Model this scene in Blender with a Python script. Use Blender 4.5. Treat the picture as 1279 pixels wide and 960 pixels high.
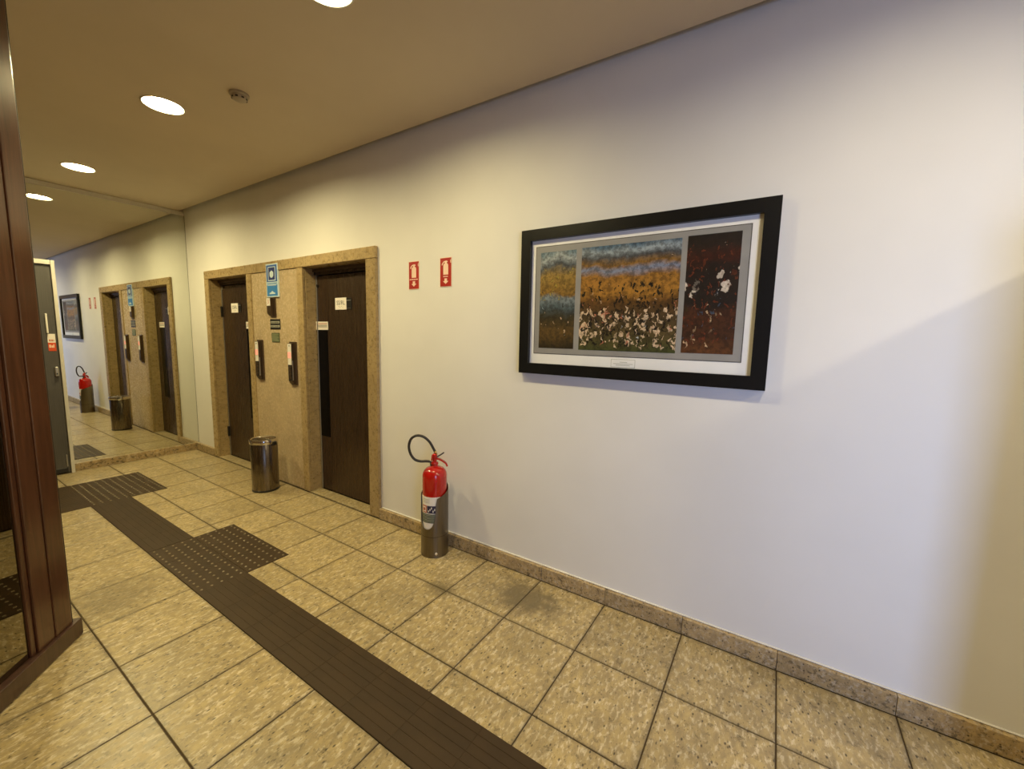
import bpy, bmesh, math, random
from mathutils import Vector, Matrix
random.seed(7)
for o in list(bpy.data.objects): bpy.data.objects.remove(o)
SC = bpy.context.scene
COL = SC.collection
PI = math.pi

# ------------------------------------------------------------------ camera
YAW, PITCH, ROLL, FPX = 0.5697, 0.1149, 0.0217, 514.27
fw = Vector((-math.sin(YAW)*math.cos(PITCH), math.cos(YAW)*math.cos(PITCH), -math.sin(PITCH)))
r0 = Vector((math.cos(YAW), math.sin(YAW), 0)); u0 = r0.cross(fw)
cr, sr_ = math.cos(ROLL), math.sin(ROLL)
rt_ = r0*cr + u0*sr_; up_ = u0*cr - r0*sr_
cam = bpy.data.cameras.new('camera'); co = bpy.data.objects.new('camera', cam); COL.objects.link(co)
M = Matrix.Identity(4)
for i in range(3):
    M[i][0] = rt_[i]; M[i][1] = up_[i]; M[i][2] = -fw[i]
M[0][3], M[1][3], M[2][3] = 6.1023, -2.1687, 1.5
co.matrix_world = M
cam.sensor_fit = 'HORIZONTAL'; cam.sensor_width = 36; cam.lens = FPX/1279*36; cam.clip_start = .02
SC.camera = co

# ------------------------------------------------------------------ world, daylight, exposure
w = bpy.data.worlds.new('world'); SC.world = w; w.use_nodes = True
bg = w.node_tree.nodes['Background']; bg.inputs[0].default_value = (.55, .68, 1, 1); bg.inputs[1].default_value = .2
al = bpy.data.lights.new('daylight', 'AREA'); al.shape = 'RECTANGLE'; al.size = .95; al.size_y = 2.0
al.energy = 18.5; al.color = (.40, .56, 1.0); al.spread = math.radians(70)
alo = bpy.data.objects.new('daylight', al); COL.objects.link(alo)
alo.location = (8.75, -3.52, 1.25)
alo.rotation_euler = (Vector((-2.15, 3.4, -.25))).to_track_quat('-Z', 'Y').to_euler()
LAMP = 450.0; LAMPR = (235.0, 590.0, 315.0); LAMPRCOL = (1, .88, .62)
LAMPCOL = (1, .85, .44)
vs = SC.view_settings; vs.view_transform = 'Standard'; vs.look = 'None'; vs.gamma = 1; vs.use_curve_mapping = False
vs.exposure = 0.0

# ------------------------------------------------------------------ materials
class NT:
    def __init__(s, name):
        s.m = bpy.data.materials.new(name); s.m.use_nodes = True
        s.t = s.m.node_tree; s.b = s.t.nodes['Principled BSDF']
    def n(s, typ, **kw):
        nd = s.t.nodes.new(typ)
        for k, v in kw.items():
            if k.startswith('i_'):
                k = k[2:]; key = int(k) if k.isdigit() else k.replace('_', ' ')
                s.put(nd.inputs[key], v)
            else: setattr(nd, k, v)
        return nd
    def put(s, inp, v):
        if isinstance(v, bpy.types.NodeSocket): s.t.links.new(v, inp)
        elif isinstance(v, bpy.types.Node): s.t.links.new(v.outputs[0], inp)
        else:
            if isinstance(v, tuple) and len(v) == 3 and inp.type == 'RGBA': v = v+(1,)
            inp.default_value = v
    def set(s, name, v): s.put(s.b.inputs[name], v); return s
    def ramp(s, fac, stops, interp='LINEAR'):
        r = s.n('ShaderNodeValToRGB'); cr = r.color_ramp; cr.interpolation = interp
        while len(cr.elements) < len(stops): cr.elements.new(.5)
        for e, (p, c) in zip(cr.elements, stops):
            e.position = p; e.color = (c+(1,)) if isinstance(c, tuple) else (c, c, c, 1)
        s.put(r.inputs[0], fac); return r.outputs[0]
    def mix(s, fac, a, b, mode='MIX'):
        x = s.n('ShaderNodeMix', data_type='RGBA', blend_type=mode)
        s.put(x.inputs[0], fac); s.put(x.inputs[6], a); s.put(x.inputs[7], b); return x.outputs[2]
    def math(s, op, a, b=0.0, c=0.0):
        x = s.n('ShaderNodeMath', operation=op); s.put(x.inputs[0], a); s.put(x.inputs[1], b); s.put(x.inputs[2], c); return x.outputs[0]
    def noise(s, vec, scale, detail=3, rough=.55, dist=0.0):
        return s.n('ShaderNodeTexNoise', i_Vector=vec, i_Scale=scale, i_Detail=detail, i_Roughness=rough, i_Distortion=dist).outputs[0]
    def pos(s): return s.n('ShaderNodeNewGeometry').outputs['Position']
    def bump(s, h, st=.2, d=.002):
        b = s.n('ShaderNodeBump', i_Strength=st, i_Distance=d, i_Height=h); s.put(s.b.inputs['Normal'], b.outputs[0])

def plain(name, col, rough=.5, metal=0.0, emit=None, es=0, coat=0, spec=None, var=.06, vs_=9):
    t = NT(name)
    nz = t.noise(t.n('ShaderNodeTexCoord').outputs['Object'], vs_, 3)
    c2 = tuple(max(0, c*(1-var*2)) for c in col)
    t.set('Base Color', t.ramp(nz, [(.3, c2), (.6, col)])).set('Roughness', rough).set('Metallic', metal)
    if coat: t.set('Coat Weight', coat); t.set('Coat Roughness', .08)
    if spec is not None: t.set('Specular IOR Level', spec)
    if emit: t.set('Emission Color', emit); t.set('Emission Strength', es)
    return t.m

def paint(name, col, rough=.6):
    t = NT(name); p = t.pos()
    big = t.noise(p, 1.3, 3); fine = t.noise(p, 160, 2)
    c2 = tuple(c*.94 for c in col)
    t.set('Base Color', t.ramp(big, [(.35, c2), (.65, col)])).set('Roughness', rough)
    t.bump(fine, .12, .0008); return t.m

def granite(name, base, yellow, grey, dark, rough=.35, spk=.5, scale=1.0, stain=False, blot=.2):
    t = NT(name); p = t.pos()
    rnd = t.n('ShaderNodeObjectInfo').outputs['Random']
    off = t.n('ShaderNodeVectorMath', operation='ADD', i_0=p, i_1=t.n('ShaderNodeCombineXYZ', i_X=t.math('MULTIPLY', rnd, 37.0), i_Y=t.math('MULTIPLY', rnd, 91.0), i_Z=0.0)).outputs[0]
    rot = t.n('ShaderNodeMapping', i_Vector=off, i_Rotation=(0, 0, .9), i_Scale=(1, .45, 1)).outputs[0]
    a = t.noise(rot, 30*scale, 6, .68, .25); b = t.noise(rot, 62*scale, 5, .65, .35); c = t.noise(off, 5*scale, 5, .65, .3)
    col = t.mix(t.ramp(a, [(.42, 0.0), (.58, 1.0)]), base, yellow)
    col = t.mix(t.ramp(b, [(.52, 0.0), (.62, .9)]), col, grey)
    col = t.mix(t.ramp(c, [(.42, 0.0), (.75, .5)]), col, tuple(x*.62 for x in base))
    g2 = t.noise(off, 26*scale, 6, .75, .2)
    col = t.mix(t.ramp(g2, [(.585-.06*blot, 0.0), (.67-.06*blot, .35+.5*blot)]), col, tuple(x*.3 for x in base))
    v = t.n('ShaderNodeTexVoronoi', i_Vector=t.n('ShaderNodeMapping', i_Vector=off, i_Rotation=(0, 0, .7), i_Scale=(1, .55, .8)).outputs[0], i_Scale=62*scale, i_Randomness=1.0)
    sel = t.math('MULTIPLY', t.ramp(v.outputs['Distance'], [(.12, 1.0), (.30, 0.0)]),
                 t.ramp(t.n('ShaderNodeSeparateColor', i_0=v.outputs['Color']).outputs[0], [(1-spk*.42, 0.0), (1-spk*.42+.03, 1.0)]))
    col = t.mix(t.math('MULTIPLY', sel, .9), col, dark)
    sp2 = t.ramp(t.noise(rot, 120*scale, 2, .5), [(.63, 0.0), (.70, .7)])
    col = t.mix(t.math('MULTIPLY', sp2, spk*.9), col, dark)
    tone = t.n('ShaderNodeMapRange', i_0=rnd, i_3=.90, i_4=1.06).outputs[0]
    col = t.mix(1.0, col, t.n('ShaderNodeCombineColor', i_0=tone, i_1=tone, i_2=tone).outputs[0], 'MULTIPLY')
    if stain:
        def blob(x, y, rx, ry, k):
            d = t.n('ShaderNodeVectorMath', operation='LENGTH', i_0=t.n('ShaderNodeMapping', i_Vector=t.n('ShaderNodeVectorMath', operation='SUBTRACT', i_0=p, i_1=(x, y, 0)).outputs[0], i_Scale=(1/rx, 1/ry, 1)).outputs[0]).outputs['Value']
            dd = t.math('ADD', d, t.math('MULTIPLY', t.math('SUBTRACT', t.noise(p, 14, 4, .65), .5), 1.5))
            return t.math('MULTIPLY', t.ramp(dd, [(.35, 1.0), (1.0, 0.0)]), k)
        s_ = t.math('MAXIMUM', t.math('MAXIMUM', blob(5.0, -.23, .30, .19, .85), blob(4.53, -.45, .11, .08, .7)),
                    t.math('MAXIMUM', blob(3.1, -1.55, .28, .22, .45), blob(5.15, -.55, .2, .14, .25)))
        col = t.mix(s_, col, tuple(x*.42 for x in base))
    if stain:                                       # grime trodden in along the tile edges
        gx = t.n('ShaderNodeSeparateXYZ', i_0=t.n('ShaderNodeTexCoord').outputs['Generated'])
        ed = t.math('MINIMUM', t.math('MINIMUM', gx.outputs[0], t.math('SUBTRACT', 1.0, gx.outputs[0])), t.math('MINIMUM', gx.outputs[1], t.math('SUBTRACT', 1.0, gx.outputs[1])))
        e2 = t.math('ADD', ed, t.math('MULTIPLY', t.math('SUBTRACT', t.noise(p, 22, 4, .7), .5), .06))
        col = t.mix(t.ramp(e2, [(.0, .42), (.04, 0.0)]), col, tuple(x*.35 for x in base))
    t.set('Base Color', col).set('Roughness', t.ramp(a, [(.3, rough*.85), (.7, rough*1.25)]))
    t.bump(b, .08, .001)
    return t.m

def brushed(name, col, rough=.25, metal=1.0, z=True, vary=.25):
    t = NT(name); o = t.n('ShaderNodeTexCoord').outputs['Object']
    mp = t.n('ShaderNodeMapping', i_Vector=o, i_Scale=(60, 60, 1.2) if z else (1.2, 60, 60)).outputs[0]
    nz = t.noise(mp, 3, 4, .6)
    t.set('Base Color', t.ramp(nz, [(.3, tuple(c*(1-vary) for c in col)), (.7, col)])).set('Metallic', metal)
    t.set('Roughness', t.ramp(nz, [(.3, rough*.8), (.7, rough*1.3)])); t.bump(nz, .03, .0005)
    return t.m

def wood(name, c1, c2, rough=.3):
    t = NT(name); o = t.n('ShaderNodeTexCoord').outputs['Object']
    mp = t.n('ShaderNodeMapping', i_Vector=o, i_Scale=(22, 22, 1.3)).outputs[0]
    g = t.noise(mp, 2.2, 6, .6, .6); f = t.noise(t.n('ShaderNodeMapping', i_Vector=o, i_Scale=(160, 160, 5)).outputs[0], 2, 3)
    t.set('Base Color', t.mix(t.ramp(f, [(.45, 0.0), (.7, .5)]), t.ramp(g, [(.3, c1), (.65, c2)]), c1)).set('Roughness', rough)
    t.set('Coat Weight', .5); t.set('Coat Roughness', .22); t.bump(f, .06, .0006); return t.m

MT = {}
MT['wall'] = paint('white_wall_paint', (.80, .775, .73))
MT['panel'] = paint('brown_wall_panel', (.20, .13, .08), .5)
MT['ceil'] = paint('beige_ceiling_paint', (.66, .56, .42), .7)
MT['tile'] = granite('floor_granite', (.325, .25, .135), (.455, .345, .165), (.63, .535, .375), (.04, .026, .012), .33, .85, 1.0, True, .5)
MT['grout'] = plain('dark_grout', (.06, .037, .015), .8)
MT['base'] = granite('baseboard_granite', (.36, .26, .135), (.48, .34, .16), (.52, .43, .31), (.035, .022, .013), .3, .95, 1.1, False, .9)
MT['stone'] = granite('surround_granite', (.38, .27, .125), (.46, .325, .145), (.42, .31, .165), (.07, .045, .02), .28, .45, 1.2, False, .45)
MT['slab'] = granite('polished_slab', (.52, .395, .235), (.56, .425, .25), (.50, .39, .25), (.2, .13, .06), .25, .10, 1.4, False, .1)
MT['rubber'] = plain('brown_tactile_rubber', (.043, .023, .008), .55, spec=.3, var=.12, vs_=5)
MT['stud'] = plain('worn_tactile_studs', (.21, .165, .105), .25)
MT['brown'] = brushed('brown_door_metal', (.080, .048, .028), .27, .55)
MT['bronze'] = brushed('bronze_plate_metal', (.13, .085, .05), .35, .7)
MT['steel'] = brushed('stainless_steel', (.24, .205, .16), .24)
MT['holder'] = brushed('dull_stainless', (.235, .20, .145), .36)
MT['chrome'] = plain('chrome', (.8, .78, .74), .1, 1.0)
MT['black'] = plain('black_plastic', (.012, .011, .011), .35)
MT['frame'] = plain('black_frame_lacquer', (.006, .006, .006), .35, spec=.35)
MT['glassb'] = plain('dark_vision_glass', (.002, .002, .002), .2, spec=.12)
MT['seal_shade'] = plain('dark_seal_and_shade', (.02, .012, .008), .7)  # also colours the shadow strip on the open door leaf
MT['mat'] = plain('white_mat_board', (.86, .84, .79), .7, var=.015)
MT['grey'] = plain('grey_print_border', (.30, .29, .27), .45)
MT['white'] = plain('white_plastic', (.82, .78, .70), .4, var=.02)
MT['paper'] = plain('white_sticker', (.86, .80, .72), .5, var=.02)
MT['ink'] = plain('dark_ink', (.10, .09, .07), .6)
MT['hose'] = plain('black_hose_rubber', (.028, .021, .012), .4)
MT['redp'] = plain('red_enamel', (.46, .008, .004), .16, coat=.5, var=.03)
MT['sred'] = plain('red_sign', (.40, .014, .006), .4, var=.04)
MT['glow'] = plain('pale_photoluminescent_print', (.90, .66, .50), .5, var=.02)
MT['blue'] = plain('blue_sign', (.012, .10, .42), .35, var=.03)
MT['navy'] = plain('navy_print', (.008, .025, .17), .4, var=.03)
MT['sky'] = plain('light_blue_print', (.02, .20, .55), .4, var=.03)
MT['bord'] = plain('sign_white_border', (.62, .74, .78), .4, var=.02)
MT['dgreen'] = plain('green_sign', (.10, .12, .055), .45)
MT['lgreen'] = plain('pale_green_print', (.24, .26, .14), .5)
MT['cream'] = plain('pale_line_print', (.42, .42, .33), .5)
MT['wood'] = wood('red_brown_varnished_wood', (.052, .019, .010), (.100, .038, .020), .28)
MT['woodd'] = wood('dark_varnished_wood', (.040, .017, .011), (.070, .032, .021), .34)
MT['dglass'] = plain('dark_reflective_glass', (.27, .25, .20), .015, 1.0, var=.01)
MT['greyd'] = brushed('grey_door_metal', (.115, .108, .10), .38, .35)
MT['wframe'] = plain('white_door_frame', (.62, .59, .52), .4, var=.03)
MT['orange'] = plain('orange_red_sticker', (.65, .075, .015), .4, var=.04)
MT['alu'] = plain('aluminium', (.55, .54, .50), .3, .9)
MT['brass'] = plain('brass', (.45, .30, .10), .3, 1.0)
MT['pink'] = plain('pink_display', (.9, .45, .38), .4, emit=(1, .25, .2), es=.45, var=.01)
MT['lamp'] = NT('lamp_diffuser').set('Base Color', (.9, .9, .85)).set('Emission Color', LAMPCOL).set('Emission Strength', LAMP).m
for k in (0, 1, 2): MT['lampr%d' % k] = NT('neutral_lamp_diffuser').set('Base Color', (.9, .9, .85)).set('Emission Color', LAMPRCOL if k < 2 else LAMPCOL).set('Emission Strength', LAMPR[k]).m
MT['trimw'] = plain('white_lamp_trim', (.75, .72, .66), .4)
MT['mirror'] = plain('mirror_silver', (.83, .85, .80), .004, 1.0, var=.005)
MT['det'] = plain('detector_plastic', (.44, .37, .28), .5)
MT['lab_g'] = plain('label_green', (.035, .055, .03), .5)
MT['lab_n'] = plain('label_navy', (.03, .025, .06), .5)
MT['lab_r'] = plain('label_red', (.5, .13, .06), .5)

# ------------------------------------------------------------------ mesh helpers
def link(name, bm, mat, parent=None, smooth=False):
    me = bpy.data.meshes.new(name); bm.normal_update(); bm.to_mesh(me); bm.free()
    for mm in (mat if isinstance(mat, (list, tuple)) else [mat]): me.materials.append(mm)
    o = bpy.data.objects.new(name, me); COL.objects.link(o)
    if smooth:
        for p in me.polygons: p.use_smooth = True
    if parent: o.parent = parent
    return o
def autosmooth(o, ang=40):
    me = o.data
    bm = bmesh.new(); bm.from_mesh(me)
    for f in bm.faces: f.smooth = True
    for e in bm.edges:
        if len(e.link_faces) == 2 and e.calc_face_angle(0) > math.radians(ang): e.smooth = False
    bm.to_mesh(me); bm.free(); return o
def box(bm, x0, x1, y0, y1, z0, z1, bev=0, seg=1):
    vs_ = [bm.verts.new((x, y, z)) for x in (x0, x1) for y in (y0, y1) for z in (z0, z1)]
    idx = [(0, 1, 3, 2), (4, 6, 7, 5), (0, 4, 5, 1), (2, 3, 7, 6), (0, 2, 6, 4), (1, 5, 7, 3)]
    fs = [bm.faces.new([vs_[i] for i in f]) for f in idx]
    if bev:
        es = {e for f in fs for e in f.edges}
        bmesh.ops.bevel(bm, geom=list(es), offset=bev, segments=seg, affect='EDGES', profile=.6)
    return bm
def B(*a, **k): return box(bmesh.new(), *a, **k)
def lathe(prof, n=48, bm=None, cx=0, cy=0):
    bm = bm or bmesh.new(); rings = []
    for r, z in prof:
        if r < 1e-6: rings.append([bm.verts.new((cx, cy, z))])
        else: rings.append([bm.verts.new((cx+r*math.cos(2*PI*i/n), cy+r*math.sin(2*PI*i/n), z)) for i in range(n)])
    for a, b in zip(rings, rings[1:]):
        for i in range(n):
            j = (i+1) % n
            if len(a) == 1 and len(b) == 1: continue
            if len(a) == 1: bm.faces.new([a[0], b[j], b[i]])
            elif len(b) == 1: bm.faces.new([a[i], a[j], b[0]])
            else: bm.faces.new([a[i], a[j], b[j], b[i]])
    bmesh.ops.recalc_face_normals(bm, faces=bm.faces); return bm
def catmull(P, k=8):
    P = [Vector(p) for p in P]; Q = [P[0]*2-P[1]]+P+[P[-1]*2-P[-2]]; out = []
    for i in range(1, len(Q)-2):
        for s in range(k):
            t = s/k; a, b, c, d = Q[i-1], Q[i], Q[i+1], Q[i+2]
            out.append(.5*((2*b)+(c-a)*t+(2*a-5*b+4*c-d)*t*t+(3*b-a-3*c+d)*t**3))
    out.append(P[-1]); return out
def tube(P, r, n=14, bm=None):
    bm = bm or bmesh.new(); rings = []; nrm = None
    for i, p in enumerate(P):
        d = (P[min(i+1, len(P)-1)]-P[max(i-1, 0)]).normalized()
        if nrm is None: nrm = d.orthogonal().normalized()
        nrm = (nrm-d*nrm.dot(d)).normalized(); bb = d.cross(nrm)
        rings.append([bm.verts.new(p+(nrm*math.cos(2*PI*k/n)+bb*math.sin(2*PI*k/n))*r) for k in range(n)])
    for a, b in zip(rings, rings[1:]):
        for k in range(n): bm.faces.new([a[k], a[(k+1) % n], b[(k+1) % n], b[k]])
    bm.faces.new(rings[0][::-1]); bm.faces.new(rings[-1]); bmesh.ops.recalc_face_normals(bm, faces=bm.faces); return bm
def extr(pts, f, d, bm=None):
    """prism: 2-D outline pts mapped by f(a,b)->point, extruded by vector d"""
    bm = bm or bmesh.new(); d = Vector(d)
    a = [bm.verts.new(f(*p)) for p in pts]; b = [bm.verts.new(Vector(f(*p))+d) for p in pts]; n = len(pts)
    bm.faces.new(a); bm.faces.new(b[::-1])
    for i in range(n): bm.faces.new([a[i], b[i], b[(i+1) % n], a[(i+1) % n]])
    bmesh.ops.recalc_face_normals(bm, faces=bm.faces); return bm
def empty(name, loc=(0, 0, 0), label=None, cat=None, group=None, kind=None, rz=0):
    o = bpy.data.objects.new(name, None); COL.objects.link(o); o.location = loc; o.rotation_euler[2] = rz; o.empty_display_size = .1
    return tag(o, label, cat, group, kind)
def tag(o, label=None, cat=None, group=None, kind=None):
    if label: o['label'] = label
    if cat: o['category'] = cat
    if group: o['group'] = group
    if kind: o['kind'] = kind
    return o
def text(name, s, size, mat, parent, mtx):
    cu = bpy.data.curves.new('tmp', 'FONT'); cu.body = s; cu.size = size; cu.align_x = 'CENTER'; cu.align_y = 'CENTER'; cu.extrude = .0004; cu.resolution_u = 2
    t = bpy.data.objects.new('tmp', cu); COL.objects.link(t); bpy.context.view_layer.update()
    me = bpy.data.meshes.new_from_object(t.evaluated_get(bpy.context.evaluated_depsgraph_get()))
    bpy.data.objects.remove(t); bpy.data.curves.remove(cu)
    me.name = name; me.materials.clear(); me.materials.append(mat); me.transform(mtx)
    o = bpy.data.objects.new(name, me); COL.objects.link(o); o.parent = parent; return o
def on_wall(x, y, z): return Matrix.Translation((x, y, z)) @ Matrix.Rotation(PI/2, 4, 'X')   # text facing -y

# ------------------------------------------------------------------ structure
XR, YL, ZC = 9.3, -3.45, 2.90
FX0, FX1, FZ = .50, 3.468, 2.168             # granite surround
O1, O2, OZ = (.60, 1.468), (2.478, 3.35), 2.072
bm = bmesh.new()
box(bm, -.2, .55, 0, .2, 0, 3.0); box(bm, 1.52, 2.43, 0, .2, 0, 3.0); box(bm, 3.40, XR, 0, .2, 0, 3.0)
box(bm, .55, 1.52, 0, .2, 2.12, 3.0); box(bm, 2.43, 3.40, 0, .2, 2.12, 3.0)
wall_r = tag(link('wall_right', bm, MT['wall']), 'long white painted wall with the lift doors and the framed picture', 'wall', kind='structure')
wall_e = tag(link('wall_end', B(-.2, -.012, YL-.2, 0, 0, 3.0), MT['wall']), 'end wall of the corridor behind the mirror and grey door', 'wall', kind='structure')
bm = bmesh.new()
box(bm, -.2, 7.9, YL-.2, YL, 0, 3.0); box(bm, 9.2, XR, YL-.2, YL, 0, 3.0); box(bm, 7.9, 9.2, YL-.2, YL, 2.35, 3.0); box(bm, 7.9, 9.2, YL-.2, YL, 0, .12)
tag(link('wall_left', bm, MT['panel']), 'brown panelled wall behind the camera with the daylight opening', 'wall', kind='structure')
tag(link('wall_back', B(XR, XR+.2, YL-.2, .2, 0, 3.0), MT['panel']), 'brown wall behind the camera at the corridor end', 'wall', kind='structure')
# added unseen half-height wall, placed to cast shade on the long wall's right
tag(link('wall_added_stub', B(7.02, 7.17, -.50, 0, 0, 1.92, bev=.006), MT['wall']), 'low white stub wall added out of view to shade the long wall', 'wall', kind='structure')
bm = bmesh.new()
LX = [.793, 2.727, 4.44, 6.59, 8.45]; LY, CELL, WR = -1.04, .16, .103
box(bm, -.2, XR, YL-.2, LY-CELL, ZC, ZC+.05); box(bm, -.2, XR, LY+CELL, -.048, ZC, ZC+.05); box(bm, -.2, XR, YL-.2, .2, 3.0, 3.08)
edges = [-.2]+[e for x in LX for e in (x-CELL, x+CELL)]+[XR]
for a, b in zip(edges[::2], edges[1::2]): box(bm, a, b, LY-CELL, LY+CELL, ZC, ZC+.05)
for x in LX:                                   # a round well for each recessed light
    n = 48; ci = []; cu_ = []; sq = []
    for i in range(n):
        a = 2*PI*i/n; c, s_ = math.cos(a), math.sin(a); k = CELL/max(abs(c), abs(s_))
        sq.append(bm.verts.new((x+c*k, LY+s_*k, ZC))); ci.append(bm.verts.new((x+c*WR, LY+s_*WR, ZC))); cu_.append(bm.verts.new((x+c*WR, LY+s_*WR, ZC+.06)))
    for i in range(n):
        j = (i+1) % n
        bm.faces.new([sq[i], ci[i], ci[j], sq[j]]); bm.faces.new([ci[i], cu_[i], cu_[j], ci[j]])
    bm.faces.new(cu_)
tag(link('ceiling', bm, MT['ceil']), 'dim beige ceiling with a dark shadow gap along the wall', 'ceiling', kind='structure')
wn = tag(empty('window_1', (8.55, YL, 0)), 'daylight opening in the wall behind the camera', 'window', kind='structure')
bm = bmesh.new()
for a in (-.65, .61): box(bm, a, a+.04, -.12, -.06, .12, 2.35, .004)
box(bm, -.61, .61, -.12, -.06, 2.30, 2.35); box(bm, -.61, .61, -.12, -.06, .12, .17)
link('window_frame', bm, MT['alu'], wn)

# floor: grout bed and granite tiles
floor = tag(link('floor', B(-.2, XR, YL-.2, .2, -.1, -.004), [MT['grout']]), 'granite tiled corridor floor with dark joints', 'floor', kind='structure')
S = .412; GX = 4.155; rows = [-.445+S, -.445, -.857, -1.270, -1.690, -2.102, -2.514]
G = .0027
def tile(x0, x1, y0, y1):
    bm = B(x0+G-(x0+x1)/2, x1-G-(x0+x1)/2, y0+G-(y0+y1)/2, y1-G-(y0+y1)/2, -.006, 0, bev=.0018)
    o = link('tile', bm, MT['tile'], floor); o.location = ((x0+x1)/2, (y0+y1)/2, random.uniform(-.0004, .0003)); o['kind'] = 'structure'
for i in range(-11, 8):
    x0, x1 = GX+i*S, GX+(i+1)*S
    x0 = max(x0, -.012)
    if x1-x0 < .03: x1 = x0+.03
    for j in range(6): tile(x0, x1, rows[j+1], min(rows[j], -.005))
bm = bmesh.new()
box(bm, GX+8*S+G, XR, YL, -.005, -.006, 0); box(bm, -.012, GX+8*S-G, YL, rows[-1]-G, -.006, 0)
link('floor_slab', bm, MT['tile'], floor)['kind'] = 'structure'

# baseboards
def base_run(name, segs, label, axis='x'):
    root = tag(empty(name), label, 'baseboard', kind='structure')
    for a, b in segs:
        if axis == 'x': bm = B(a+.001, b-.001, -.030, 0, -.0015, .085, bev=.0012)
        else: bm = B(-.012, .020, a+.001, b-.001, 0.0005, .085, bev=.0025)
        link('baseboard_stone', bm, MT['base'], root)['kind'] = 'structure'
xs = [FX1, 3.745, 4.157, 4.569, 4.980, 5.389, 5.801, 6.213, 6.625, 7.018]
base_run('baseboard_right', list(zip(xs, xs[1:]))+[(.022, FX0)]+[(7.172, 8.2), (8.2, XR)], 'speckled brown granite baseboard along the long white wall')
base_run('baseboard_end', [(-1.112, -.72), (-.72, -.36), (-.36, -.004)], 'speckled granite baseboard under the mirror', 'y')
# paint line on baseboard top
tag(link('trim_1', B(FX1+.004, 7.02, -.010, 0, .0855, .091, bev=.002), MT['trimw']), 'thin white bead along the top of the baseboard', 'trim', kind='structure')

# granite surround of the two lifts
sur = tag(empty('trim_2', (FX0, 0, 0)), 'yellowish granite surround framing both lift doors', 'door surround', kind='structure')
def stone(name, x0, x1, z0, z1, y0=-.028, y1=.0, mat='stone', bev=.004):
    o = link(name, B(x0-FX0, x1-FX0, y0, y1, z0, z1, bev=bev), MT[mat], sur); o['kind'] = 'structure'; return o
stone('jamb_stone', FX0, O1[0], 0.0005, OZ+.004); stone('jamb_stone', O2[1], FX1, 0.0005, OZ+.004)
stone('jamb_stone', O1[1], 1.560, 0.0005, OZ+.004); stone('jamb_stone', 2.388, O2[0], 0.0005, OZ+.004)
stone('lintel_stone', FX0, 1.985, OZ+.005, FZ); stone('lintel_stone', 1.986, FX1, OZ+.005, FZ)
stone('centre_slab', 1.562, 2.386, 0.0005, OZ+.003, y0=-.018, mat='slab', bev=.002)
for a, b in (O1, O2):
    stone('reveal_stone', a-.06, a, 0.0005, OZ+.003, y0=.001, y1=.12); stone('reveal_stone', b, b+.06, 0.0005, OZ+.003, y0=.001, y1=.12)
    stone('soffit_stone', a, b, OZ+.004, OZ+.045, y0=.001, y1=.12)
    stone('threshold_stone', a+.001, b-.001, -.004, .006, y0=-.026, y1=.095, mat='tile', bev=.002)
bm = lathe([(0, -.004), (.007, -.004), (.009, 0)], 14); bm.transform(Matrix.Translation((2.405-FX0, -.0285, OZ+.012)) @ Matrix.Rotation(PI/2, 4, 'X'))
link('stone_fixing', bm, MT['brass'], sur)

# lift doors
def lift_door(name, o, label, hinge_left, win, sx, strip):
    x0, x1 = o
    r = tag(empty(name, (x0, .1, 0)), label, 'door', kind='structure')
    def part(nm, bx, m, bev=.002, par=None):
        a, b, c, d, e, f = bx
        return link(nm, B(a-x0, b-x0, c-.1, d-.1, e, f, bev=bev), MT[m], par or r)
    part('door_leaf', (x0+.03, x1-.004, .098, .14, .012, 2.012), 'brown', .003)
    part('header_bar', (x0, x1, .085, .15, 2.02, OZ), 'brown', .002)
    part('header_lip', (x0, x1, .07, .085, 2.045, OZ), 'bronze', .002)
    part('closing_strip', (x0+.012, x0+.028, .092, .13, .01, 2.02), strip, .002)
    part('side_stop', (x0, x0+.012, .10, .15, .01, 2.02), 'black', 0)
    part('side_stop', (x1-.004, x1, .096, .15, .01, 2.02), 'seal_shade', 0)
    fr = part('vision_glass', (win[0], win[1], .0955, .099, .53, 1.525), 'glassb', .001)
    part('notice_sticker', (win[0]-.004, win[1]+.012, .094, .0955, 1.527, 1.602), 'paper', 0)
    for k, (zz, mm) in enumerate(((1.583, 'lab_r'), (1.568, 'ink'), (1.555, 'ink'))):
        part('printed_line', (win[0]+.008, win[1]-.002, .0935, .0941, zz-.003, zz+.003), mm, 0)
    s = part('floor_sign', (sx, sx+.157, .093, .097, 1.705, 1.808), 'paper', .001)
    text('sign_letters', 'SS/RL', .052, MT['ink'], r, on_wall(sx+.082-x0, -.0075, 1.763))
    for k in range(4):
        part('raised_dot', (sx+.05+k*.018, sx+.055+k*.018, .0922, .0932, 1.731-(k % 2)*.006, 1.735-(k % 2)*.006), 'ink', 0)
    part('number_plate', (sx+.160, sx+.228, .092, .097, 1.706, 1.803), 'black', .002)
    part('plate_line', (sx+.164, sx+.222, .0912, .0922, 1.780, 1.787), 'alu', 0)
    part('plate_line', (sx+.170, sx+.218, .0912, .0922, 1.716, 1.718), 'alu', 0)
    return r
d1 = lift_door('door_2', O1, 'left brown lift door, nearest the mirror', True, (1.165, 1.33), .841, 'alu')
d2 = lift_door('door_3', O2, 'right brown lift door with tall dark window', True, (2.482, 2.648), 2.776, 'alu')
for r, zs in ((d1, (1.72, .30)), (d2, ())):
    for z in zs: link('hinge', B(.008, .032, -.022, -.004, z-.06, z+.06, bev=.003), MT['black'], r)
bm = lathe([(0, 0), (.013, .0), (.013, .012), (0, .014)], 14); bm.transform(Matrix.Translation((.045, -.002, 1.925)) @ Matrix.Rotation(PI/2, 4, 'X'))
link('lock_hole', bm, MT['black'], d2)
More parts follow.
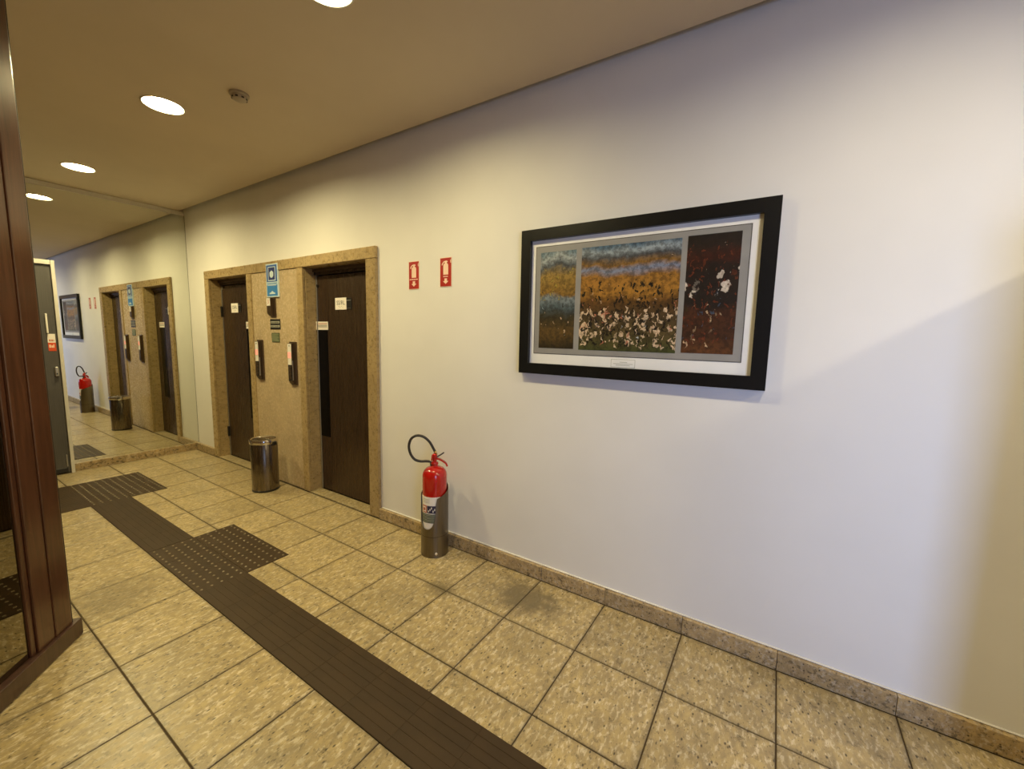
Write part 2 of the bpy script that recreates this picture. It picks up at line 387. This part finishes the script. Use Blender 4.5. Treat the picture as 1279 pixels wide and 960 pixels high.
bm = lathe([(0, 0), (.016, .0), (.016, .01), (0, .012)], 14); bm.transform(Matrix.Translation((.055, -.002, 1.985)) @ Matrix.Rotation(PI/2, 4, 'X'))
link('door_stud', bm, MT['alu'], d1)
tag(link('trim_3', B(FX0-.2, FX1+.2, .2, .24, 0, 2.3), MT['black']), 'dark shaft lining behind the lift doors', 'trim', kind='structure')

# end wall: mirror with top trim, grey door
mr = tag(empty('wall_mirror', (0, -.55, .085)), 'floor to ceiling mirror covering the end wall beside and above the grey door', 'mirror')
link('mirror_glass', B(-.0115, 0, -2.85, .548, .001, 2.765), MT['mirror'], mr)
link('top_strip', B(-.0115, .006, -2.85, .548, 2.767, 2.812, bev=.001), MT['trimw'], mr)
link('dark_edge_strip', B(-.0115, .003, .5485, .5495, .001, 2.80), MT['seal_shade'], mr)
gd = tag(empty('door_1', (.0125, -1.5, 0)), 'dark grey metal door standing at the end wall mirror with red and white sticker', 'door', kind='structure')
def gpart(nm, y0, y1, z0, z1, x0, x1, m, bev=.002): return link(nm, B(x0, x1, y0+1.5, y1+1.5, z0, z1, bev=bev), MT[m], gd)
gpart('door_leaf', -2.02, -1.148, .012, 2.10, -.010, .022, 'greyd')
gpart('door_frame', -1.145, -1.118, .0005, 2.148, -.011, .045, 'wframe'); gpart('door_frame', -2.06, -2.023, .0005, 2.148, -.011, .045, 'wframe')
gpart('door_frame', -2.02, -1.147, 2.105, 2.148, -.011, .045, 'wframe')
gpart('kick_plate', -2.015, -1.165, .015, .060, .0225, .027, 'black', .001)
gpart('pull_handle', -1.217, -1.203, 1.437, 1.63, .024, .046, 'white', .004)
st = gpart('sticker', -1.213, -1.160, 1.345, 1.432, .0222, .0236, 'paper', 0)
gpart('sticker', -1.213, -1.160, 1.262, 1.345, .0222, .0238, 'orange', 0)
for k, (y, w_) in enumerate(((-1.204, .011), (-1.189, .010), (-1.175, .005))): gpart('printed_mark', y, y+w_, 1.358, 1.376, .0236, .0242, 'lab_r', 0)
for k, (y, w_, z, h) in enumerate(((-1.207, .012, 1.295, .030), (-1.192, .012, 1.295, .022), (-1.178, .006, 1.295, .034))): gpart('printed_mark', y, y+w_, z, z+h, .0238, .0244, 'glow', 0)
lk = gpart('lock', -1.190, -1.162, 1.01, 1.105, .0222, .05, 'alu', .006)
gpart('lock_cylinder', -1.181, -1.171, 1.03, 1.042, .05, .054, 'black', .001)
gpart('floor_bolt', -1.172, -1.163, .075, .20, .0222, .034, 'alu', .002)

# ------------------------------------------------------------------ ceiling lights, detector
def downlight(x, label):
    r = empty('ceiling_light', (x, -1.04, ZC), label, 'ceiling light', 'round recessed ceiling lights')
    link('lamp_trim', lathe([(.1005, .035), (.1005, -.003), (.110, -.004), (.111, -.0005), (.102, -.0003), (.102, .035)], 48), MT['trimw'], r, True)
    link('lamp_diffuser', lathe([(.100, .026), (.09, .023), (0, .021)], 40), MT['lamp' if x < 4 else 'lampr2' if x < 5 else 'lampr0' if x < 7 else 'lampr1'], r, True)
    return r
downlight(.793, 'round ceiling light nearest the mirror')
downlight(2.727, 'round ceiling light beside the smoke detector')
downlight(4.44, 'round ceiling light cut by the top edge of the photo')
downlight(6.59, 'round ceiling light above the picture end of the corridor, out of frame')
downlight(8.45, 'round ceiling light beyond the added stub wall, out of frame')
sd = empty('smoke_detector', (3.288, -.852, ZC), 'small beige smoke detector on the ceiling', 'detector')
link('mounting_base', lathe([(0, 0), (.052, 0), (.052, -.010), (.046, -.014), (0, -.014)], 32), MT['det'], sd, False)
autosmooth(link('sensor_head', lathe([(.040, -.014), (.042, -.020), (.036, -.034), (.024, -.040), (0, -.042)], 32), MT['det'], sd))
bm = bmesh.new()
for k in range(8):
    b2 = B(.030, .0415, -.007, .007, -.031, -.024); b2.transform(Matrix.Rotation(k*PI/4, 4, 'Z'))
    me = bpy.data.meshes.new('t'); b2.to_mesh(me); b2.free(); bm.from_mesh(me); bpy.data.meshes.remove(me)
link('sensor_vents', bm, MT['black'], sd)

# ------------------------------------------------------------------ tactile paving: guide plates and warning plates
P = .2625
stripY0, stripY1 = -1.273, -1.011
guide_bm = bmesh.new()
box(guide_bm, -P/2+.0001, P/2-.0001, -.1305, .1305, 0, .003)
for k in range(7):
    y = -.1305+.0186+k*.0373
    box(guide_bm, -P/2+.0003, P/2-.0003, y-.0175, y+.0175, .003, .0041, .0003)
gme = bpy.data.meshes.new('guide_plate'); guide_bm.to_mesh(gme); guide_bm.free(); gme.materials.append(MT['rubber'])
wb = bmesh.new(); box(wb, -P/2+.0006, P/2-.0006, -.1305, .1305, 0, .003, .0008)
wme = bpy.data.meshes.new('warning_plate'); wb.to_mesh(wme); wb.free(); wme.materials.append(MT['rubber'])
sb = bmesh.new()
for i in range(5):
    for j in range(5):
        lathe([(.0085, .0028), (.0070, .0056), (.0045, .0066), (0, .0068)], 10, sb, (i-2)*.0525, (j-2)*.0525)
sme = bpy.data.meshes.new('plate_studs'); sb.to_mesh(sme); sb.free(); sme.materials.append(MT['stud'])
for p in sme.polygons: p.use_smooth = True
tp = empty('tactile_paving', (0, 0, .0005), 'dark brown tactile guide strip running along the granite floor', 'tactile paving')
def plate(kind, x, y, rot=0):
    o = bpy.data.objects.new(kind, gme if kind == 'guide_plate' else wme); COL.objects.link(o); o.parent = tp; o.location = (x, y, 0); o.rotation_euler[2] = rot
    if kind == 'warning_plate':
        s = bpy.data.objects.new('plate_studs', sme); COL.objects.link(s); s.parent = o; s['kind'] = 'stuff'
YM = (stripY0+stripY1)/2; YP = YM+.2625
x = .54+P/2; n = 0
while x < 7.2:
    i = round((x-.54-P/2)/P)
    alert = i in (0, 1, 2)
    if 2.555-.02 < x-P/2 < 3.34-.1: alert = True
    plate('warning_plate' if alert else 'guide_plate', x, YM)
    if alert: plate('warning_plate', x, YP)
    x += P; n += 1
for k in range(5):
    for i in range(3): plate('guide_plate', .54+P/2+i*P, YM-.2625*(k+1), PI/2)

# ------------------------------------------------------------------ steel bin
bn = empty('waste_bin', (2.075, -.222, .0005), 'round stainless steel bin with chrome lid between the lift doors', 'bin')
autosmooth(link('body', lathe([(0, .016), (.112, .016), (.113, .02), (.114, .455), (.112, .458), (0, .458)], 64), MT['steel'], bn))
autosmooth(link('base_ring', lathe([(0, 0), (.114, 0), (.116, .004), (.116, .016), (.113, .018), (0, .018)], 64), MT['black'], bn))
autosmooth(link('rim', lathe([(.112, .456), (.119, .458), (.121, .464), (.121, .490), (.118, .496), (.110, .497), (.100, .492), (.100, .47)], 64), MT['chrome'], bn))
lid = autosmooth(link('swing_lid', lathe([(.0985, .486), (.085, .493), (.04, .500), (0, .502)], 48), MT['steel'], bn))
link('lid_pivot', B(-.1, .1, -.0035, .0035, .488, .504, bev=.0015), MT['chrome'], bn)
link('lid_hinge', B(.100, .128, .02, .055, .44, .478, bev=.004), MT['black'], bn)

# ------------------------------------------------------------------ fire extinguisher in steel floor holder
EX = (4.199, -.152)
hd = empty('extinguisher_holder', (EX[0], EX[1], .0005), 'cut-away stainless steel floor stand holding the red extinguisher', 'extinguisher stand')
N = 180; R1, R0 = .093, .0905; A0 = math.radians(-84)
def rim(o):
    a = abs((math.degrees(o)+180) % 360-180)
    if a < 41: return .200+.165*(1-(1-(a/41)**2.6)**(1/2.6))
    if a < 47: return .365+(a-41)/6*.05
    return .415+(a-47)/133*.085
bm = bmesh.new(); cols = []
offs = [i*2*PI/N for i in range(N)]+[math.radians(s*d) for s in (1, -1) for d in (40.3, 40.8, 40.97, 39.4)]
offs = sorted(set(round(((o+PI) % (2*PI))-PI, 5) for o in offs))
for o in offs:
    c, s = math.cos(A0+o), math.sin(A0+o); zt = rim(o)
    cols.append([bm.verts.new((c*R1, s*R1, .002)), bm.verts.new((c*R1, s*R1, zt)), bm.verts.new((c*R0, s*R0, zt)), bm.verts.new((c*R0, s*R0, .002))])
for a, b in zip(cols, cols[1:]+cols[:1]):
    for k in range(3): bm.faces.new([a[k], b[k], b[k+1], a[k+1]])
bmesh.ops.recalc_face_normals(bm, faces=bm.faces)
autosmooth(link('shell', bm, MT['holder'], hd), 50)
autosmooth(link('foot_plate', lathe([(0, 0), (.0935, 0), (.0945, .004), (.0935, .008), (0, .008)], 64), MT['holder'], hd))
bm = bmesh.new()
for k in range(2):
    box(bm, -.001, .001, 0, 0.001, 0, 0.001)
bm.free()
# rolled bottom seam, weld line and a small fixing plug
autosmooth(link('weld_line', lathe([(.0932, .146), (.0938, .1475), (.0932, .149)], 64), MT['seal_shade'], hd))
bm = lathe([(.010, 0), (.009, .002), (0, .0025)], 16); bm.transform(Matrix.Rotation(math.radians(-40), 4, 'Z') @ Matrix.Translation((.0925, 0, .03)) @ Matrix.Rotation(PI/2, 4, 'Y'))
link('fixing_plug', bm, MT['chrome'], hd)

ex = empty('fire_extinguisher', (EX[0], EX[1], .012), 'red fire extinguisher with black hose standing on the floor by the wall', 'fire extinguisher')
Z0 = -.012
autosmooth(link('cylinder', lathe([(0, 0), (.076, 0), (.083, .012), (.083, .535), (.0825, .545), (.079, .562), (.070, .579), (.055, .592), (.037, .600), (.022, .606), (.022, .618), (0, .618)], 64), MT['redp'], ex), 50)
def wrap(name, r, a0, a1, z0, z1, m, par, n=16):
    bm = bmesh.new(); ring = []
    for i in range(n+1):
        a = math.radians(a0+(a1-a0)*i/n); c, s = math.cos(a), math.sin(a)
        ring.append([bm.verts.new((c*rr, s*rr, z)) for rr, z in ((r, z0), (r, z1), (r-.0008, z1), (r-.0008, z0))])
    for a, b in zip(ring, ring[1:]):
        for k in range(4): bm.faces.new([a[k], b[k], b[(k+1) % 4], a[(k+1) % 4]])
    bm.faces.new(ring[0]); bm.faces.new(ring[-1]); bmesh.ops.recalc_face_normals(bm, faces=bm.faces)
    return autosmooth(link(name, bm, MT[m], par), 50)
lb = wrap('label', .0842, -150, -20, .15, .412, 'paper', ex, 30)
wrap('printed_square', .0850, -113, -85, .300, .352, 'lab_r', lb); wrap('printed_square', .0850, -83, -40, .300, .352, 'lab_n', lb)
for k in range(5): wrap('printed_mark', .0856, -77+k*7, -73+k*7, .308+(k % 3)*.011, .322+(k % 3)*.011, 'paper', lb, 4)
wrap('printed_mark', .0856, -108, -90, .308, .344, 'paper', lb, 6); wrap('printed_mark', .0860, -105, -93, .316, .336, 'lab_r', lb, 6)
wrap('printed_block', .0850, -118, -40, .232, .294, 'lab_g', lb)
for k in range(5): wrap('printed_line', .0856, -114, -44, .240+k*.011, .2435+k*.011, 'cream', lb, 10)
for k in range(3): wrap('printed_line', .0850, -112, -70, .372+k*.011, .3745+k*.011, 'cream', lb, 8)
va = autosmooth(link('valve', lathe([(0, .616), (.024, .616), (.026, .622), (.024, .630), (.014, .634), (.013, .660), (.017, .664), (.017, .684), (.010, .690), (0, .691)], 24), MT['redp'], ex))
rtv = Vector((.728, .687, 0))                     # image-right direction in the wall-parallel plane
pv = Vector((.687, -.728, 0))
def fr(a, z, d=0): return rtv*a+pv*d+Vector((0, 0, z+Z0))
def bent(P, w_, th):
    """flat strip of width w_ across pv, following points"""
    bm = bmesh.new(); rings = []
    for i, p in enumerate(P):
        d = (P[min(i+1, len(P)-1)]-P[max(i-1, 0)]).normalized(); nn = d.cross(pv).normalized()
        rings.append([bm.verts.new(p+pv*s*w_/2+nn*q*th/2) for s, q in ((-1, -1), (1, -1), (1, 1), (-1, 1))])
    for a, b in zip(rings, rings[1:]):
        for k in range(4): bm.faces.new([a[k], a[(k+1) % 4], b[(k+1) % 4], b[k]])
    bm.faces.new(rings[0]); bm.faces.new(rings[-1]); bmesh.ops.recalc_face_normals(bm, faces=bm.faces); return bm
link('carrying_handle', bent(catmull([fr(-.004, .664), fr(.022, .666), (fr(.05, .652)), fr(.075, .632), fr(.084, .612)], 5), .022, .011), MT['redp'], ex)
link('squeeze_lever', bent(catmull([fr(-.012, .668), fr(.012, .678), fr(.035, .690), fr(.062, .708)], 5), .016, .006), MT['hose'], ex)
link('lever_bracket', bent([fr(-.020, .655), fr(-.016, .690), fr(.008, .704)], .020, .010), MT['redp'], ex)
link('safety_pin', tube([fr(-.012, .650, .022), fr(.0, .660, .024), fr(.012, .648, .022)], .003, 8), MT['redp'], ex)
hose = catmull([fr(.002, .715), fr(-.012, .744), fr(-.034, .783), fr(-.066, .815), fr(-.100, .829), fr(-.132, .826), fr(-.158, .803), fr(-.170, .757), fr(-.160, .706), fr(-.134, .667), fr(-.098, .652), fr(-.060, .651), fr(-.034, .648)], 6)
ho = link('hose', tube(hose, .0088, 16), MT['hose'], ex, True)
link('hose_coupling', tube([fr(.010, .694), fr(.001, .718)], .0092, 14), MT['brass'], ex, True)
link('nozzle_tip', tube([fr(-.040, .648), fr(-.012, .640)], .0062, 12), MT['black'], ex, True)
link('nozzle_clip', tube([fr(-.020, .618), fr(-.024, .640)], .010, 12), MT['bronze'], ex, True)

# ------------------------------------------------------------------ signs on the wall
def fire_sign(x0, z0, w_, h, label, wide):
    r = empty('fire_sign', (x0, 0, z0), label, 'sign')
    link('backing', B(0, w_, -.0035, -.0005, 0, h, bev=.0008), MT['glow'], r)
    link('red_panel', B(.004, w_-.004, -.0042, -.0034, .004, h-.004), MT['sred'], r)
    f = lambda a, b: (a*w_, -.0048, b*h)
    d = (0, .0008, 0)
    body = [(.30, .415), (.72, .415), (.72, .735), (.66, .79), (.60, .80), (.60, .83), (.68, .85), (.62, .885), (.45, .885), (.30, .86), (.18, .79), (.17, .74), (.24, .745), (.32, .82), (.42, .84), (.44, .80), (.36, .785), (.30, .735)]
    link('extinguisher_symbol', extr(body, f, d), MT['glow'], r)
    link('arrow_symbol', extr([(.5, .10), (.74, .195), (.62, .20), (.62, .29), (.40, .29), (.40, .20), (.28, .195)], f, d), MT['glow'], r)
    a = .10 if wide else .30
    bm = bmesh.new()
    for k in range(6):
        q = a+(1-2*a)*k/6; box(bm, q*w_, (q+(1-2*a)/6*.72)*w_, -.0048, -.0040, .335*h, .372*h)
    link('text_line', bm, MT['glow'], r)
    link('corner_symbol', extr([(.88, .88), (.95, .93), (.95, .80), (.90, .81)], f, d), MT['glow'], r)
fire_sign(3.803, 1.826, .106, .198, 'red fire extinguisher sign nearer the lift, darker and narrower', True)
fire_sign(4.107, 1.830, .106, .196, 'red fire extinguisher sign further from the lift, nearer the picture', False)

bs = empty('blue_sign', (1.876, -.0285, 1.831), 'tall blue sign with white shield emblem on the lift lintel', 'sign')
W_, H_ = .208, .312
def bsp(nm, a0, a1, b0, b1, y, m, bev=0): return link(nm, B(a0*W_, a1*W_, y-.0012, y, b0*H_, b1*H_, bev=bev), MT[m], bs)
link('backing', B(0, W_, -.0035, .0105, 0, H_, bev=.001), MT['bord'], bs)
bsp('upper_panel', .05, .95, .46, .965, -.0034, 'blue'); bsp('lower_panel', .05, .95, .035, .375, -.0034, 'sky')
bsp('inner_border', .19, .83, .49, .91, -.0044, 'bord'); bsp('inner_panel', .24, .78, .515, .89, -.0050, 'navy')
f = lambda a, b: (a*W_, -.0066, b*H_)
link('shield_emblem', extr([(.50, .575), (.60, .595), (.665, .65), (.665, .745), (.60, .765), (.51, .80), (.42, .765), (.35, .745), (.35, .65), (.41, .595)], f, (0, .001, 0)), MT['bord'], bs)
bsp('text_band', .07, .93, .40, .425, -.0034, 'sky')
bsp('text_line', .12, .88, .345, .362, -.0044, 'bord')
link('house_emblem', extr([(.26, .09), (.78, .09), (.74, .135), (.62, .135), (.62, .155), (.52, .185), (.42, .155), (.42, .135), (.30, .135)], f, (0, .001, 0)), MT['bord'], bs)

def call_panel(x0, z0, label):
    r = empty('call_panel', (x0, -.018, z0), label, 'call panel')
    link('back_plate', B(0, .108, -.012, 0, 0, .405, bev=.002), MT['bronze'], r)
    ys = [(-.012, .010), (-.012, .392), (-.036, .388), (-.036, .040), (-.024, .012)]
    link('raised_box', extr(ys, lambda a, b: (.012, a, b), (.062, 0, 0)), MT['bronze'], r)
    link('white_face', B(.013, .073, -.0385, -.036, .190, .384, bev=.001), MT['white'], r)
    link('lit_display', B(.018, .068, -.040, -.0385, .252, .308), MT['pink'], r)
    link('black_face', B(.013, .073, -.0385, -.036, .042, .188, bev=.001), MT['black'], r)
    link('top_mark', B(.036, .050, -.0395, -.0385, .362, .372), MT['ink'], r)
    for k in range(4):
        bm = lathe([(.016, 0), (.015, .003), (0, .0035)], 16); bm.transform(Matrix.Translation((.043, -.0385, .066+k*.033)) @ Matrix.Rotation(PI/2, 4, 'X'))
        link('button', bm, MT['bronze'], r)
    link('text_strip', B(.0742, .0748, -.033, -.024, .045, .230), MT['alu'], r)
call_panel(1.632, 1.012, 'call panel with pink display on the slab beside the left lift door')
call_panel(2.234, 1.006, 'call panel with pink display on the slab beside the right lift door')

ip = empty('floor_indicator', (1.888, -.018, 1.640), 'small brown lift indicator with white number square under the blue sign', 'indicator')
link('back_plate', B(.03, .122, -.010, 0, 0, .185, bev=.002), MT['bronze'], ip)
link('raised_box', extr([(-.010, .012), (-.010, .183), (-.034, .183), (-.034, .036)], lambda a, b: (.015, a, b), (.068, 0, 0)), MT['bronze'], ip)
link('number_square', B(.017, .081, -.0365, -.034, .108, .180, bev=.001), MT['paper'], ip)
text('number', '3', .055, MT['lab_r'], ip, on_wall(.049, -.037, .144))

sp = empty('notice_sign', (1.893, -.018, 1.524), 'black notice plate with two pale text lines under the indicator', 'sign')
link('plate', B(0, .180, -.004, 0, 0, .098, bev=.001), MT['black'], sp)
for z in (.058, .020): link('text_line', B(.008, .172, -.0052, -.004, z, z+.020), MT['cream'], sp)
for z in (.063, .025):
    bm = bmesh.new()
    for k in range(9): box(bm, .016+k*.0165, .028+k*.0165, -.0058, -.0052, z, z+.010)
    link('text_letters', bm, MT['ink'], sp)
gp = empty('capacity_plate', (1.910, -.018, 1.400), 'small olive green plate of fine text below the black notice', 'sign')
link('plate', B(0, .142, -.004, 0, 0, .090, bev=.001), MT['dgreen'], gp)
for k in range(5): link('text_line', B(.012, .130-(k % 2)*.02, -.0050, -.004, .012+k*.015, .020+k*.015), MT['lgreen'], gp)

# ------------------------------------------------------------------ framed print
pc = empty('framed_picture', (4.783, 0, 1.286), 'large black framed triptych print with white mat on the white wall', 'picture')
PW, PH = 1.286, .832
def fbar(pts, nm):
    f = lambda a, b: (a, -.038, b)
    o = link(nm, extr(pts, f, (0, .036, 0)), MT['frame'], pc); return o
BW = .062
fbar([(0, 0), (PW, 0), (PW-BW, BW), (BW, BW)], 'frame_rail'); fbar([(0, PH), (BW, PH-BW), (PW-BW, PH-BW), (PW, PH)], 'frame_rail')
fbar([(0, 0), (BW, BW), (BW, PH-BW), (0, PH)], 'frame_stile'); fbar([(PW, 0), (PW, PH), (PW-BW, PH-BW), (PW-BW, BW)], 'frame_stile')
def pp(nm, x0, x1, z0, z1, y, m, th=.0015):
    return link(nm, B(x0-4.783, x1-4.783, y, y+th, z0-1.286, z1-1.286), m if not isinstance(m, str) else MT[m], pc)
pp('mat_board', 4.840, 6.012, 1.343, 2.062, -.014, 'mat', .010)
pp('print_edge', 4.871, 5.966, 1.405, 2.022, -.0150, 'ink', .001)
pp('print_border', 4.875, 5.962, 1.409, 2.018, -.0156, 'grey', .001)
pp('caption_slip', 5.352, 5.482, 1.351, 1.394, -.0146, 'cream', .0006); pp('caption_slip', 5.354, 5.480, 1.353, 1.392, -.0150, 'mat', .0006)
bm = bmesh.new()
for z, a, b in ((1.378, 5.40, 5.44), (1.369, 5.365, 5.47), (1.361, 5.38, 5.455)): box(bm, a-4.783, b-4.783, -.0155, -.0150, z-1.286, z+.0025-1.286)
link('caption_text', bm, MT['cream'], pc)
def art(name, stops, blobs, seed, wob=.25):
    """invented painterly panel: horizontal colour zones broken by noise, with scattered dabs"""
    t = NT(name); g = t.n('ShaderNodeTexCoord').outputs['Generated']
    sx = t.n('ShaderNodeSeparateXYZ', i_0=g)
    o3 = t.n('ShaderNodeTexCoord').outputs['Object']
    off = t.n('ShaderNodeVectorMath', operation='ADD', i_0=o3, i_1=(seed, seed*2.3, seed*.7)).outputs[0]
    nz = t.noise(off, 7, 6, .65, .6)
    h = t.math('ADD', sx.outputs['Z'], t.math('MULTIPLY', t.math('SUBTRACT', nz, .5), wob))
    col = t.ramp(h, stops)
    fine = t.noise(off, 45, 4, .7)
    col = t.mix(t.ramp(fine, [(.42, .55), (.58, 0.0)]), col, (.012, .009, .006))
    nv = t.n('ShaderNodeTexNoise', i_Vector=off, i_Scale=30.0, i_Detail=3.0).outputs['Color']
    wv = t.n('ShaderNodeVectorMath', operation='MULTIPLY_ADD', i_0=t.n('ShaderNodeVectorMath', operation='SUBTRACT', i_0=nv, i_1=(.5, .5, .5)).outputs[0], i_1=(.075, 0, .075), i_2=off).outputs[0]
    for k_, (sc, c, z0, z1, thr, dens) in enumerate(blobs):
        v = t.n('ShaderNodeTexVoronoi', i_Vector=t.n('ShaderNodeMapping', i_Vector=wv, i_Scale=(1.3, 1, .62), i_Rotation=(0, (.5, -.4, .15, .9)[k_ % 4], 0), i_Location=(k_*.37, 0, k_*.21)).outputs[0], i_Scale=sc)
        d = t.math('ADD', v.outputs['Distance'], t.math('MULTIPLY', t.math('SUBTRACT', fine, .5), .9))
        sel = t.ramp(t.n('ShaderNodeSeparateColor', i_0=v.outputs['Color']).outputs[1], [(1-dens, 0.0), (1-dens+.02, 1.0)])
        band = t.math('MULTIPLY', t.ramp(sx.outputs['Z'], [(max(z0-.07, 0), 0.0), (z0+.03, 1.0)]), t.ramp(sx.outputs['Z'], [(z1-.03, 1.0), (min(z1+.07, 1), 0.0)]))
        m = t.ramp(t.math('SUBTRACT', t.math('MULTIPLY', band, thr), d), [(0.0, 0.0), (.05, 1.0)])
        shade = t.n('ShaderNodeMapRange', i_0=t.noise(off, 70, 3, .6), i_1=.35, i_2=.65, i_3=.55, i_4=1.1).outputs[0]
        cc = t.mix(1.0, c, t.n('ShaderNodeCombineColor', i_0=shade, i_1=shade, i_2=shade).outputs[0], 'MULTIPLY')
        col = t.mix(t.math('MULTIPLY', m, sel), col, cc)
    t.set('Base Color', col).set('Roughness', .35); return t.m
flesh, pinkc, red, bluec, pale, dk = (.60, .42, .24), (.52, .19, .11), (.45, .045, .02), (.05, .10, .22), (.55, .58, .58), (.015, .012, .008)
A1 = art('print_left_panel', [(0, (.035, .025, .01)), (.16, (.13, .075, .02)), (.34, (.045, .035, .015)), (.42, (.07, .10, .11)), (.52, (.22, .26, .28)), (.56, (.26, .14, .025)), (.76, (.33, .21, .05)), (.85, (.08, .10, .12)), (.93, (.40, .44, .44)), (1, (.16, .24, .28))],
         [(40, flesh, .16, .36, .34, .30), (48, (.38, .30, .05), .5, .85, .36, .38), (55, dk, .05, .7, .34, .3), (30, pinkc, .45, .65, .28, .2), (34, (.30, .38, .42), .42, .56, .3, .4)], 3.1)
A2 = art('print_centre_panel', [(0, (.06, .07, .02)), (.18, (.10, .07, .025)), (.33, (.07, .045, .02)), (.46, (.13, .06, .015)), (.56, (.40, .19, .03)), (.70, (.36, .17, .03)), (.77, (.22, .26, .36)), (.82, (.28, .14, .025)), (.89, (.09, .10, .11)), (.94, (.34, .40, .43)), (1, (.08, .15, .22))],
         [(44, (.68, .50, .32), .03, .40, .50, .70), (60, flesh, .40, .62, .34, .45), (38, pinkc, .03, .5, .34, .3), (34, red, .22, .48, .36, .2), (52, dk, .03, .65, .40, .38), (24, pinkc, .76, .93, .36, .36), (21, bluec, .72, .86, .32, .3), (64, pale, .05, .38, .34, .3)], 8.4, .16)
A3 = art('print_right_panel', [(0, (.13, .05, .018)), (.15, (.06, .025, .012)), (.33, (.07, .025, .012)), (.42, (.02, .015, .012)), (.72, (.018, .012, .01)), (.80, (.055, .014, .008)), (.9, (.025, .016, .012)), (1, (.015, .012, .01))],
         [(38, flesh, .03, .42, .32, .34), (46, (.50, .44, .36), .42, .74, .34, .28), (50, (.14, .035, .015), .03, .9, .36, .35), (28, (.42, .32, .04), .2, .42, .24, .22), (56, (.06, .08, .12), .1, .7, .36, .3), (20, (.62, .54, .44), .50, .68, .38, .36), (24, pinkc, .2, .45, .3, .3)], 5.7)
pp('left_panel', 4.905, 5.128, 1.440, 1.986, -.0164, A1, .0008); pp('centre_panel', 5.160, 5.676, 1.437, 1.990, -.0164, A2, .0008); pp('right_panel', 5.702, 5.929, 1.441, 1.994, -.0164, A3, .0008)

# ------------------------------------------------------------------ wood framed dark glass door, standing open on the left
dvx = Vector((.76, -.65, 0)).normalized()
dr = tag(empty('door_4', (3.327, -1.715, 0), rz=math.atan2(dvx.y, dvx.x)), 'open red-brown wooden door leaf with dark reflecting glass at the left', 'door', kind='structure')
# local x runs along the leaf towards the camera, local +y is the face seen
L = 1.15
def dp(nm, x0, x1, y0, y1, z0, z1, m, bev=.003): return link(nm, B(x0, x1, y0, y1, z0, z1, bev=bev, seg=2 if bev > .003 else 1), MT[m], dr)
dp('kick_rail', 0, L, -.055, 0, .004, .085, 'woodd', .004)
dp('stile', .041, .140, -.050, -.014, .0855, ZC-.006, 'wood', .005); dp('stile', .143, .236, -.050, -.016, .0855, ZC-.006, 'wood', .006)
dp('glazing_bead', .237, .263, -.045, -.024, .0855, ZC-.09, 'wood', .005)
dp('dark_edge_strip', .031, .040, -.052, -.018, .0855, ZC-.006, 'seal_shade', .001)  # dark strip standing in for the shadow along the stile edge
dp('top_rail', .237, L-.11, -.050, -.014, ZC-.09, ZC-.006, 'wood', .005)
dp('stile', L-.105, L, -.050, -.014, .0855, ZC-.006, 'wood', .005)
dp('glass_pane', .2635, L-.106, -.040, -.032, .0858, ZC-.0905, 'dglass', 0)
